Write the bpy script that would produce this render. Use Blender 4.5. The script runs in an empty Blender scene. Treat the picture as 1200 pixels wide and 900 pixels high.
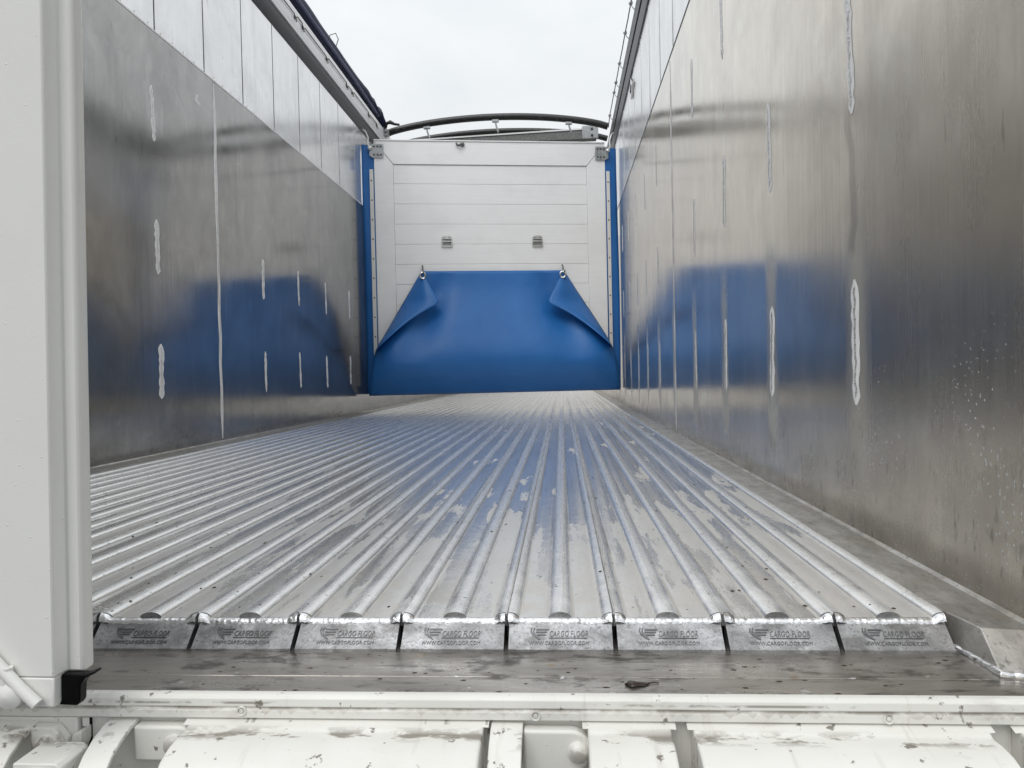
import bpy, bmesh, math, random
from mathutils import Vector, Matrix, noise as mnoise
R = math.radians
random.seed(7)
S = bpy.context.scene
C = S.collection

# ------------------------------------------------------------------ camera
CAM_H, F_PX = 0.3525, 876.15
YAW, PITCH, ROLL = 0.0668, -0.0155, -0.0220
fwd = Vector((-math.sin(YAW), math.cos(YAW), 0)); right = Vector((math.cos(YAW), math.sin(YAW), 0)); up = Vector((0, 0, 1))
f2 = fwd * math.cos(PITCH) + up * math.sin(PITCH); u2 = up * math.cos(PITCH) - fwd * math.sin(PITCH)
r3 = right * math.cos(ROLL) + u2 * math.sin(ROLL); u3 = u2 * math.cos(ROLL) - right * math.sin(ROLL)
cam = bpy.data.cameras.new('camera'); co = bpy.data.objects.new('camera', cam); C.objects.link(co)
cam.sensor_fit = 'HORIZONTAL'; cam.sensor_width = 36.0; cam.lens = F_PX / 1200 * 36
cam.clip_start = 0.02; cam.clip_end = 3000
m = Matrix((r3, u3, -f2)).transposed().to_4x4(); m.translation = (0, 0, CAM_H)
co.matrix_world = m
S.camera = co

# ------------------------------------------------------------------ world: overcast sky
SUN_EL, SUN_AZ = R(52), R(205)            # azimuth measured from +Y towards +X
w = bpy.data.worlds.new('World'); S.world = w; w.use_nodes = True
nt = w.node_tree; nt.nodes.clear()
def N(tree, kind, **kw):
    n = tree.nodes.new(kind)
    for k, v in kw.items(): setattr(n, k, v)
    return n
out = N(nt, 'ShaderNodeOutputWorld'); bg = N(nt, 'ShaderNodeBackground'); bg.inputs['Strength'].default_value = 0.1
sky = N(nt, 'ShaderNodeTexSky', sky_type='NISHITA'); sky.sun_disc = False
sky.sun_elevation = SUN_EL; sky.sun_rotation = SUN_AZ
tc = N(nt, 'ShaderNodeTexCoord'); mp = N(nt, 'ShaderNodeMapping'); mp.inputs['Scale'].default_value = (1.6, 1.6, 3.2)
nz = N(nt, 'ShaderNodeTexNoise'); nz.inputs['Scale'].default_value = 1.7; nz.inputs['Detail'].default_value = 6; nz.inputs['Roughness'].default_value = .55
cr = N(nt, 'ShaderNodeValToRGB')
cr.color_ramp.elements[0].position = .3; cr.color_ramp.elements[0].color = (7.9, 8.3, 8.6, 1)
cr.color_ramp.elements[1].position = .62; cr.color_ramp.elements[1].color = (9.2, 9.45, 9.6, 1)
mx = N(nt, 'ShaderNodeMixRGB'); mx.inputs['Fac'].default_value = .95
nt.links.new(tc.outputs['Generated'], mp.inputs['Vector']); nt.links.new(mp.outputs['Vector'], nz.inputs['Vector'])
nt.links.new(nz.outputs['Fac'], cr.inputs['Fac']); nt.links.new(sky.outputs['Color'], mx.inputs['Color1'])
sx = N(nt, 'ShaderNodeSeparateXYZ'); nt.links.new(tc.outputs['Generated'], sx.inputs[0])
gr = N(nt, 'ShaderNodeMapRange', clamp=True)            # an overcast sky brightens steadily from the horizon to the zenith
for k, x in zip(('From Min', 'From Max', 'To Min', 'To Max'), (0, 1, .76, 1.30)): gr.inputs[k].default_value = x
nt.links.new(sx.outputs[2], gr.inputs['Value'])
gm = N(nt, 'ShaderNodeMixRGB', blend_type='MULTIPLY'); gm.inputs['Fac'].default_value = 1
nt.links.new(cr.outputs['Color'], gm.inputs['Color1']); nt.links.new(gr.outputs['Result'], gm.inputs['Color2'])
nt.links.new(gm.outputs['Color'], mx.inputs['Color2']); nt.links.new(mx.outputs['Color'], bg.inputs['Color'])
nt.links.new(bg.outputs['Background'], out.inputs['Surface'])
sun = bpy.data.lights.new('sun', 'SUN'); so = bpy.data.objects.new('sun', sun); C.objects.link(so)
sun.energy = 1.1; sun.angle = R(35); sun.color = (1, .975, .94)
sd = Vector((math.sin(SUN_AZ) * math.cos(SUN_EL), math.cos(SUN_AZ) * math.cos(SUN_EL), math.sin(SUN_EL)))
so.rotation_euler = sd.to_track_quat('Z', 'Y').to_euler(); so.location = (0, -5, 12)
S.view_settings.view_transform = 'Standard'; S.view_settings.look = 'None'
S.view_settings.exposure = 0.12; S.view_settings.gamma = 1.0; S.view_settings.use_curve_mapping = False
S.render.engine = 'CYCLES'
S.cycles.use_denoising = True
S.cycles.max_bounces = 14; S.cycles.glossy_bounces = 12; S.cycles.diffuse_bounces = 5
S.cycles.sample_clamp_indirect = 6

# ------------------------------------------------------------------ materials
class Mat:
    """small wrapper for building node materials"""
    def __init__(s, name, color=(.5, .5, .5), metal=0., rough=.5, spec=.5):
        s.m = bpy.data.materials.new(name); s.m.use_nodes = True; s.t = s.m.node_tree
        s.p = s.t.nodes['Principled BSDF']
        s.p.inputs['Base Color'].default_value = (*color, 1); s.p.inputs['Metallic'].default_value = metal
        s.p.inputs['Roughness'].default_value = rough; s.p.inputs['Specular IOR Level'].default_value = spec
        s.co = N(s.t, 'ShaderNodeNewGeometry').outputs['Position']; s.h = None
    def link(s, a, b): s.t.links.new(a, b)
    def map(s, scale=(1, 1, 1), loc=(0, 0, 0)):
        n = N(s.t, 'ShaderNodeMapping'); n.inputs['Scale'].default_value = scale; n.inputs['Location'].default_value = loc
        s.link(s.co, n.inputs['Vector']); return n.outputs['Vector']
    def noise(s, scale, stretch=(1, 1, 1), detail=4, rough=.55, loc=(0, 0, 0), dist=0):
        n = N(s.t, 'ShaderNodeTexNoise'); n.inputs['Scale'].default_value = scale; n.inputs['Detail'].default_value = detail
        n.inputs['Roughness'].default_value = rough; n.inputs['Distortion'].default_value = dist
        s.link(s.map(stretch, loc), n.inputs['Vector']); return n.outputs['Fac']
    def voro(s, scale, stretch=(1, 1, 1), rnd=1.0):
        n = N(s.t, 'ShaderNodeTexVoronoi'); n.inputs['Scale'].default_value = scale; n.inputs['Randomness'].default_value = rnd
        s.link(s.map(stretch), n.inputs['Vector']); return n.outputs['Distance'], n.outputs['Color']
    def ramp(s, v, a, b, lo=0., hi=1.):
        n = N(s.t, 'ShaderNodeMapRange', clamp=True); s.link(v, n.inputs['Value'])
        for k, x in zip(('From Min', 'From Max', 'To Min', 'To Max'), (a, b, lo, hi)): n.inputs[k].default_value = x
        return n.outputs['Result']
    def math(s, op, a, b=None):
        n = N(s.t, 'ShaderNodeMath', operation=op)
        for i, x in enumerate((a, b)):
            if x is None: continue
            if hasattr(x, 'links'): s.link(x, n.inputs[i])
            else: n.inputs[i].default_value = x
        return n.outputs[0]
    def axis(s, i):
        n = N(s.t, 'ShaderNodeSeparateXYZ'); s.link(s.co, n.inputs[0]); return n.outputs[i]
    def mix(s, f, a, b):
        n = N(s.t, 'ShaderNodeMixRGB')
        if hasattr(f, 'links'): s.link(f, n.inputs['Fac'])
        else: n.inputs['Fac'].default_value = f
        for k, x in (('Color1', a), ('Color2', b)):
            if hasattr(x, 'links'): s.link(x, n.inputs[k])
            else: n.inputs[k].default_value = (*x, 1)
        return n.outputs['Color']
    def color(s, c): s.link(c, s.p.inputs['Base Color'])
    def rough(s, r): s.link(r, s.p.inputs['Roughness'])
    def metal(s, r): s.link(r, s.p.inputs['Metallic'])
    def bump(s, h, dist, strength=1.0):
        n = N(s.t, 'ShaderNodeBump'); n.inputs['Distance'].default_value = dist; n.inputs['Strength'].default_value = strength
        s.link(h, n.inputs['Height'])
        if s.h: s.link(s.h, n.inputs['Normal'])
        s.h = n.outputs['Normal']; s.link(s.h, s.p.inputs['Normal'])
M = {}
def wall_mat(name, c0, c1, r0, r1, droplets, metal=.7):
    a = Mat(name, c0, 1.0, .2)
    streak = a.noise(1, (1, 170, 1.6), 5, .6)
    broad = a.noise(1.1, (1, 1.6, .55), 4)
    run = a.noise(1, (1, 14, .5), 4, .6, (0, 3, 0))
    c = a.mix(a.ramp(broad, .3, .7), c0, c1)
    c = a.mix(a.ramp(streak, .35, .75, 0, .40), c, tuple(x * .68 for x in c1))
    cloud = a.noise(3.2, (1, 1.1, .9), 7, .68, (0, 1, 6), .5); c = a.mix(a.ramp(cloud, .42, .68, 0, .60), c, tuple(x * .72 for x in c0))
    mottle = a.noise(9, (1, 1, .6), 5, .6, (0, 5, 1)); c = a.mix(a.ramp(mottle, .52, .72, 0, .35), c, tuple(min(.9, x * 1.2) for x in c1))  # random paler mottling of the sheet
    c = a.mix(a.ramp(run, .60, .76, 0, .5), c, tuple(x * .62 for x in c0))
    for k_ in range(3):                                 # fine curved scratches
        line = a.math('ABSOLUTE', a.math('SUBTRACT', a.noise(2.2, (1, .8 + .5 * k_, 1.4 - .4 * k_), 1, .3, (0, 7 * k_, 3 * k_)), .5))
        line = a.math('MULTIPLY', a.ramp(line, .0016, .0004), a.ramp(a.noise(6, (1, 1, 1), 2, .5, (0, k_, 9)), .56, .62))
        c = a.mix(a.math('MULTIPLY', line, .30), c, (.86, .86, .85))
    nick = a.noise(34, (1, 1.5, .28), 3, .6, (0, 2, 4)); c = a.mix(a.ramp(nick, .70, .74, 0, .5), c, (.12, .115, .105))
    r = a.math('ADD', a.ramp(streak, .3, .7, r0, r1), a.ramp(broad, .3, .75, -.02, .07))
    if droplets:
        # paler, duller bands where the sheet was heated along each post behind it
        pm_ = a.math('ABSOLUTE', a.math('SUBTRACT', a.math('MODULO', a.math('ADD', a.axis(1), -.955 + .6275 * 4.5), .6275), .31375))
        heat = a.math('MULTIPLY', a.ramp(pm_, .075, .02), a.math('MULTIPLY', a.ramp(a.axis(0), 0, .1), a.ramp(a.math('ABSOLUTE', a.math('SUBTRACT', a.axis(2), a.math('ADD', .36, a.math('MULTIPLY', a.noise(3, (0, 1, 0)), .08)))), .34, .20)))
        c = a.mix(a.math('MULTIPLY', heat, .5), c, tuple(min(.92, x * 1.18) for x in c1))
        r = a.math('ADD', r, a.math('MULTIPLY', heat, .24))
        # the sheet is scuffed duller towards the doorway, shade painted into its colour too
        scuff_shade = a.math('MULTIPLY', a.ramp(a.axis(1), 2.3, 1.15), a.ramp(a.noise(4, (1, 1.5, .7), 5, .65, (2, 2, 2)), .25, .6))
        r = a.math('ADD', r, a.math('MULTIPLY', scuff_shade, .13))
        c = a.mix(a.math('MULTIPLY', scuff_shade, .6), c, tuple(x * .62 for x in c0))
        # old run-off stain hanging below one of the welds
        yy = a.math('SUBTRACT', a.axis(1), a.math('ADD', 1.60, a.math('MULTIPLY', a.math('SUBTRACT', a.noise(4, (0, 0, 1), 2), .5), .16)))
        tear = a.math('MULTIPLY', a.ramp(a.math('ABSOLUTE', yy), .024, .010), a.math('MULTIPLY', a.ramp(a.axis(2), .575, .60), a.ramp(a.axis(2), .90, .84)))
        c = a.mix(a.math('MULTIPLY', tear, .5), c, tuple(x * .45 for x in c0))
        z = a.axis(2); d, col = a.voro(95, (1, 1, 1))
        rnd = N(a.t, 'ShaderNodeSeparateColor'); a.link(col, rnd.inputs[0])
        band = a.math('MULTIPLY', a.ramp(z, .62, .2), a.ramp(a.noise(3.2, detail=3), .38, .55))
        size = a.math('MULTIPLY', band, a.ramp(rnd.outputs[0], .45, 1, 0, .30))
        drop = a.math('LESS_THAN', d, size)
        c = a.mix(a.math('MULTIPLY', drop, .85), c, (.8, .8, .8))
        dome = a.math('MAXIMUM', a.math('SUBTRACT', size, d), 0.0)
        splash = a.math('MULTIPLY', a.ramp(z, .35, .02), a.ramp(a.noise(60, (1, 1, .35), 3), .60, .70))
        c = a.mix(a.math('MULTIPLY', splash, .6), c, (.10, .095, .085))
        grime = a.math('MULTIPLY', a.ramp(z, .24, .0), a.ramp(a.noise(5, (1, 1, 2)), .35, .65))
        c = a.mix(a.math('MULTIPLY', grime, .45), c, (.2, .19, .175))
        r = a.math('ADD', r, a.math('MULTIPLY', grime, .18))
        a.bump(dome, .012, .8)
    a.bump(streak, .0004, .16)
    a.bump(a.noise(1, (1, 1.9, .7), 2, .4), .012, .30)
    a.color(c); a.rough(r); a.p.inputs['Metallic'].default_value = metal
    return a.m
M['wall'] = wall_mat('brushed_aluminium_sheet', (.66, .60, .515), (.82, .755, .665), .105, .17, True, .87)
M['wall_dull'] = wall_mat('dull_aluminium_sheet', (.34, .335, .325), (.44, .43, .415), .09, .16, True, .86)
M['upper'] = wall_mat('plank_aluminium', (.88, .88, .885), (.93, .93, .93), .15, .26, False)

a = Mat('wet_floor_aluminium', (.74, .75, .76), 1.0, .25)
st = a.noise(1, (190, 2.0, 1), 4, .6); bl = a.noise(2.6, (1.6, .8, 1), 5)
u_ = a.math('MODULO', a.math('ADD', a.axis(0), .5417 + .076 * 40), .076); u_ = a.math('MINIMUM', u_, a.math('SUBTRACT', .076, u_))
ridge = a.ramp(u_, .0175, .0150)                       # worn ribs, coloured paler for sky glinting on them, wet flats between them
c = a.mix(a.ramp(bl, .35, .7), (.80, .80, .795), (.69, .685, .675)); c = a.mix(a.math('MULTIPLY', ridge, .8), c, (.92, .92, .915))
c = a.mix(a.ramp(st, .45, .8, 0, .22), c, (.52, .52, .52))
scuff = a.noise(22, (2.2, .8, 1), 6, .7, (0, 3, 0)); c = a.mix(a.math('MULTIPLY', a.ramp(scuff, .56, .66), .45), c, (.50, .49, .475))
gro = a.math('MULTIPLY', a.ramp(a.math('ABSOLUTE', a.math('SUBTRACT', u_, .0190)), .0030, .0008), a.ramp(a.noise(5, (3, .5, 1), 5, .65, (4, 4, 0)), .40, .62))
c = a.mix(a.math('MULTIPLY', gro, .62), c, (.26, .245, .22))
grit = a.noise(75, (1, .7, 1), 4, .7); c = a.mix(a.ramp(grit, .65, .69, 0, .85), c, (.09, .08, .07))
mud = a.math('MULTIPLY', a.ramp(a.axis(1), 1.55, 1.05), a.ramp(a.noise(11, (1.6, 1, 1), 5), .42, .60))
flat = a.math('SUBTRACT', 1.0, ridge)
c = a.mix(a.math('MULTIPLY', a.math('MULTIPLY', mud, flat), .62), c, (.36, .325, .275))
pool = a.noise(2.2, (6, .8, 1), 6, .62, (5, 2, 0))     # where the water film has dried off the flats
dry = a.ramp(a.math('ADD', a.math('ADD', pool, a.ramp(a.axis(0), .0, .40, 0, .05)), a.ramp(a.axis(1), 2.9, 1.2, -.11, .10)), .53, .57)
c = a.mix(a.math('MULTIPLY', a.math('MULTIPLY', dry, flat), .35), c, (.70, .675, .635))
r = a.math('ADD', a.ramp(st, .3, .7, .165, .225), a.math('MULTIPLY', a.math('MULTIPLY', dry, flat), .17))
r = a.math('ADD', r, a.math('MULTIPLY', ridge, .07))
d, col = a.voro(140); rnd = N(a.t, 'ShaderNodeSeparateColor'); a.link(col, rnd.inputs[0])
size = a.math('MULTIPLY', a.ramp(a.noise(3.0, (3.5, .5, 1), 4, .5, (1, 7, 0)), .55, .62), a.ramp(rnd.outputs[0], .4, 1, 0, .40))
dome = a.math('MAXIMUM', a.math('SUBTRACT', size, d), 0.0)
c = a.mix(a.math('MULTIPLY', a.math('LESS_THAN', d, size), .5), c, (.93, .93, .92))
a.bump(dome, .010, .8); a.bump(st, .0004, .2); a.bump(a.noise(26, (2.5, 1, 1), 3), .0016, .4)
a.color(c); a.rough(r); a.metal(a.math('SUBTRACT', .77, a.math('ADD', a.math('MULTIPLY', mud, .40), a.math('MULTIPLY', a.math('MULTIPLY', dry, flat), .22)))); M['floor'] = a.m

a = Mat('dirty_edge_strip', (.6, .6, .6), .7, .4); n = a.noise(14, (1.6, .7, 1), 6, .68); f = a.noise(90, (1, .6, 1), 4, .7)
c = a.mix(a.ramp(n, .36, .66), (.54, .525, .50), (.30, .285, .26)); c = a.mix(a.ramp(f, .57, .68, 0, .75), c, (.17, .16, .14))
c = a.mix(a.ramp(a.noise(7, (1, 1, 1), 4, .6, (3, 3, 3)), .55, .68, 0, .5), c, (.34, .29, .21))
a.color(c); a.rough(a.ramp(n, .3, .7, .3, .5)); a.bump(f, .001, .5); a.bump(n, .003, .4); M['edge'] = a.m
a = Mat('cast_aluminium_cap', (.52, .52, .53), .9, .42)
bl = a.noise(28, detail=5); fine = a.noise(260, detail=3)
c = a.mix(a.ramp(bl, .35, .7), (.50, .50, .51), (.24, .24, .245)); c = a.mix(a.ramp(fine, .54, .70, 0, .75), c, (.13, .13, .13)); worn = a.noise(45, (1, 1, 1.6), 5, .7, (0, 0, 5)); c = a.mix(a.ramp(worn, .56, .68, 0, .6), c, (.64, .64, .65)); soot = a.noise(19, (1, 1, 2), 6, .72, (6, 0, 1)); c = a.mix(a.ramp(soot, .50, .62, 0, .65), c, (.17, .165, .16))
low = a.ramp(a.noise(9, (1, 1, 1), 3, .5, (3, 0, 0)), .45, .7); c = a.mix(a.math('MULTIPLY', low, .45), c, (.2, .2, .205))
a.color(c); a.rough(a.ramp(bl, .3, .7, .3, .5)); a.bump(bl, .002, .5); a.bump(fine, .0006, .5); M['cap'] = a.m
a = Mat('cap_lettering_dark', (.17, .17, .175), .8, .4); a.bump(a.noise(300), .0006, .5); M['letter'] = a.m  # raised letters in a darker tone than the cap
a = Mat('weld_metal', (.80, .80, .81), 1.0, .3); a.bump(a.noise(160, (1, 1, 1), 3), .0016, .8)
a.color(a.mix(a.ramp(a.noise(90), .58, .72), (.84, .84, .85), (.32, .31, .30))); M['weld'] = a.m
a = Mat('weld_smear', (.66, .66, .67), .0, .5); n = a.noise(70, (1, 1, .5))
a.color(a.mix(a.ramp(n, .4, .7), (.92, .92, .93), (.78, .78, .79))); a.bump(n, .0012, .5); M['smear'] = a.m
a = Mat('weld_ripple', (.5, .5, .5), .8, .35); n = a.noise(150, (1, 1, 1.5), 3)
a.color(a.mix(a.ramp(n, .45, .6), (.90, .90, .90), (.60, .59, .58))); a.bump(n, .002, .8); M['ripple'] = a.m

a = Mat('wet_steel_plate', (.36, .35, .34), .85, .32)
bl = a.noise(6, (.8, 3, 1), 5, .6); fine = a.noise(60, (.25, 1, 1), 4, .65); spots = a.noise(45, (1, 1.6, 1), 3, .6, (2, 5, 0))
c = a.mix(a.ramp(bl, .35, .68), (.50, .475, .44), (.29, .27, .245)); c = a.mix(a.ramp(fine, .56, .70, 0, .8), c, (.10, .09, .08))
blot = a.noise(15, (.8, 1.5, 1), 6, .7, (1, 1, 3)); c = a.mix(a.ramp(blot, .53, .62, 0, .8), c, (.09, .082, .07)); c = a.mix(a.ramp(spots, .70, .73, 0, .8), c, (.75, .75, .75)); rust = a.noise(17, (1, 1, 1), 4, .6, (9, 1, 0))
c = a.mix(a.ramp(rust, .66, .76, 0, .6), c, (.30, .19, .07))
a.color(c); a.rough(a.ramp(bl, .35, .65, .22, .44)); a.bump(fine, .0014, .5); a.bump(bl, .003, .4); M['plate'] = a.m

def paint(name, base, dirt, rough=.38):
    a = Mat(name, base, 0, rough); big = a.noise(9, (1, 1, 1), 5); fine = a.noise(150, detail=3); sp = a.noise(55, (1, 1, .8), 4, .6)
    c = a.mix(a.ramp(big, .4, .75, 0, .4 * dirt), base, tuple(x * .80 for x in (base[0], base[1] * .985, base[2] * .94)))
    if dirt > .5:
        run = a.noise(1, (60, 6, 5), 4, .6); c = a.mix(a.ramp(run, .60, .74, 0, .45), c, (.47, .44, .38))
        c = a.mix(a.ramp(sp, .64, .68, 0, .85), c, (.14, .12, .095))
        rust = a.noise(31, (1, 1, 1), 3, .5, (7, 2, 1)); c = a.mix(a.ramp(rust, .745, .79, 0, .9), c, (.42, .20, .06))
        patch = a.noise(12, (.55, 2, 1), 5, .62, (4, 4, 4)); c = a.mix(a.ramp(patch, .60, .72, 0, .5), c, (.40, .37, .32))
        y, z = a.axis(1), a.axis(2)
        def near(v, c0, half): return a.ramp(a.math('ABSOLUTE', a.math('SUBTRACT', v, c0)), half, half * .25)
        onface = a.math('GREATER_THAN', y, .8755)
        # grime caught in the groove of the lip and the scalloped run-off below it
        g1 = a.math('MULTIPLY', a.math('MULTIPLY', near(z, -.0488, .0030), onface), a.ramp(a.noise(16, (1, 1, 1), 5, .7), .38, .55))
        c = a.mix(a.math('MULTIPLY', g1, .75), c, (.20, .175, .135))
        sc = a.math('ABSOLUTE', a.math('SINE', a.math('ADD', a.math('MULTIPLY', a.axis(0), 165.0), a.math('MULTIPLY', a.noise(11, (1, 0, 0), 2), 14.0))))
        edge = a.math('SUBTRACT', -.0505, a.math('MULTIPLY', a.math('SUBTRACT', 1.0, sc), .0058))
        g2 = a.math('MULTIPLY', a.math('MULTIPLY', a.ramp(a.math('SUBTRACT', z, edge), -.0002, .0003), a.math('LESS_THAN', z, -.0500)), onface)
        c = a.mix(a.math('MULTIPLY', a.math('MULTIPLY', g2, a.ramp(a.noise(7, (1, 0, 0), 2), .4, .55)), .40), c, (.42, .385, .32))
        g3 = a.math('MULTIPLY', a.math('MULTIPLY', near(z, -.0420, .0022), onface), a.ramp(a.noise(9, (1, 2, 2), 5, .7, (3, 0, 0)), .53, .62))
        c = a.mix(a.math('MULTIPLY', g3, .7), c, (.13, .115, .09))
        # muddy puddle marks on the covers
        g4 = a.math('MULTIPLY', near(y, .854, .017), a.ramp(a.noise(26, (.6, 1.3, 1), 5, .65, (2, 1, 0)), .50, .57))
        c = a.mix(a.math('MULTIPLY', g4, .85), c, (.20, .175, .14))
        drip = a.math('MULTIPLY', a.math('LESS_THAN', z, -.0605), a.math('MULTIPLY', onface, a.ramp(a.noise(1, (75, 3, 9), 3, .5, (0, 0, 2)), .66, .70)))
        c = a.mix(a.math('MULTIPLY', drip, .6), c, (.22, .20, .17))
    else:
        c = a.mix(a.ramp(sp, .72, .75, 0, .35), c, (.25, .24, .22))
    d, col = a.voro(190); rnd = N(a.t, 'ShaderNodeSeparateColor'); a.link(col, rnd.inputs[0])
    dome = a.math('MAXIMUM', a.math('SUBTRACT', a.ramp(rnd.outputs[0], .80, 1, 0, .25), d), 0.0)
    a.bump(dome, .006, .5); a.bump(a.noise(220, detail=2), .0004, .35)
    a.color(c); a.rough(a.ramp(big, .3, .7, rough - .06, rough + .1)); return a.m
M['white'] = paint('white_paint_dirty', (.75, .74, .70), 1.0)
M['door'] = paint('white_paint_door', (.765, .76, .73), .35, .33)
a = Mat('headboard_aluminium', (.86, .86, .865), .04, .42); n = a.noise(1, (3, 3, 90), 4); b = a.noise(3.5, detail=5)
c = a.mix(a.ramp(n, .35, .75, 0, .5), (.93, .93, .935), (.84, .845, .85)); c = a.mix(a.ramp(b, .48, .75, 0, .5), c, (.80, .80, .80))
scr = a.noise(26, (1, 1, 3), 3, .6, (1, 8, 3), 1.2); c = a.mix(a.ramp(scr, .72, .75, 0, .4), c, (.42, .42, .42))
a.color(c); a.bump(n, .0006, .3); M['board'] = a.m
a = Mat('blue_pvc_tarp', (.018, .115, .40), 0, .45, .4); n = a.noise(4, detail=5)
c = a.mix(a.ramp(n, .35, .75), (.014, .128, .40), (.020, .150, .445)); sc = a.noise(20, (1, 1, 2.5), 4, .6)
c = a.mix(a.ramp(sc, .66, .76, 0, .3), c, (.02, .07, .22)); a.color(c); a.bump(a.noise(5, detail=3), .02, .25); a.bump(a.noise(700, detail=1), .0003, .3); M['blue'] = a.m
a = Mat('navy_tarp_hem', (.05, .06, .13), 0, .5); M['hem'] = a.m
a = Mat('navy_tarp', (.008, .013, .042), 0, .6, .2); a.bump(a.noise(9, (1, .5, 1), 4), .02, .5); M['navy'] = a.m
a = Mat('black_rubber', (.002, .002, .0022), 0, .4, .15); a.bump(a.noise(60), .002, .4); M['rubber'] = a.m
a = Mat('black_tube', (.022, .023, .022), 0, .32); a.color(a.mix(a.ramp(a.noise(30), .5, .75), (.018, .019, .018), (.05, .05, .046))); M['tube'] = a.m
a = Mat('galvanised_steel', (.52, .54, .55), .75, .45); d, col = a.voro(60); sv = N(a.t, 'ShaderNodeSeparateColor'); a.link(col, sv.inputs[0])
a.color(a.mix(a.math('MULTIPLY', sv.outputs[0], a.ramp(a.noise(14), .3, .7)), (.44, .455, .46), (.26, .27, .27))); a.bump(a.noise(80), .001, .4); M['galv'] = a.m
a = Mat('shaded_galvanised', (.2, .2, .2), .4, .6); a.color(a.mix(a.ramp(a.noise(40, detail=5), .35, .7), (.25, .255, .25), (.13, .13, .125))); M['galvdark'] = a.m  # darker galvanised copy: the shade on the beam's front is in its colour
a = Mat('rail_aluminium', (.74, .745, .75), .15, .4); n = a.noise(1, (3, 1.5, 60), 4); a.color(a.mix(a.ramp(n, .4, .75), (.90, .90, .90), (.76, .76, .76))); M['rail'] = a.m
M['railgap'] = Mat('rail_gap_black', (.02, .02, .021), 0, .6).m  # near-black strip in place of the gap between the rail profiles
a = Mat('rail_side', (.085, .087, .09), .35, .45); a.bump(a.noise(20, (1, .3, 1)), .002, .3); M['raildark'] = a.m
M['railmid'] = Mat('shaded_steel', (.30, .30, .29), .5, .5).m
M['steel'] = Mat('bright_steel', (.62, .62, .60), 1, .3).m
a = Mat('dull_wire', (.12, .12, .115), .6, .5); M['wire'] = a.m
M['void'] = Mat('near_black_fill', (.02, .02, .02), 0, .8).m  # near-black for gaps, joints and the parts behind them
a = Mat('asphalt', (.05, .05, .052), 0, .8); n = a.noise(120, detail=3); a.color(a.mix(a.ramp(n, .35, .7), (.035, .035, .037), (.075, .075, .076))); a.bump(n, .006, .6); M['asphalt'] = a.m
a = Mat('wet_leaf', (.022, .014, .009), 0, .18); a.bump(a.noise(300), .001, .5); M['leaf'] = a.m
a = Mat('crumb', (.05, .035, .02), 0, .7); M['crumb'] = a.m

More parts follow.
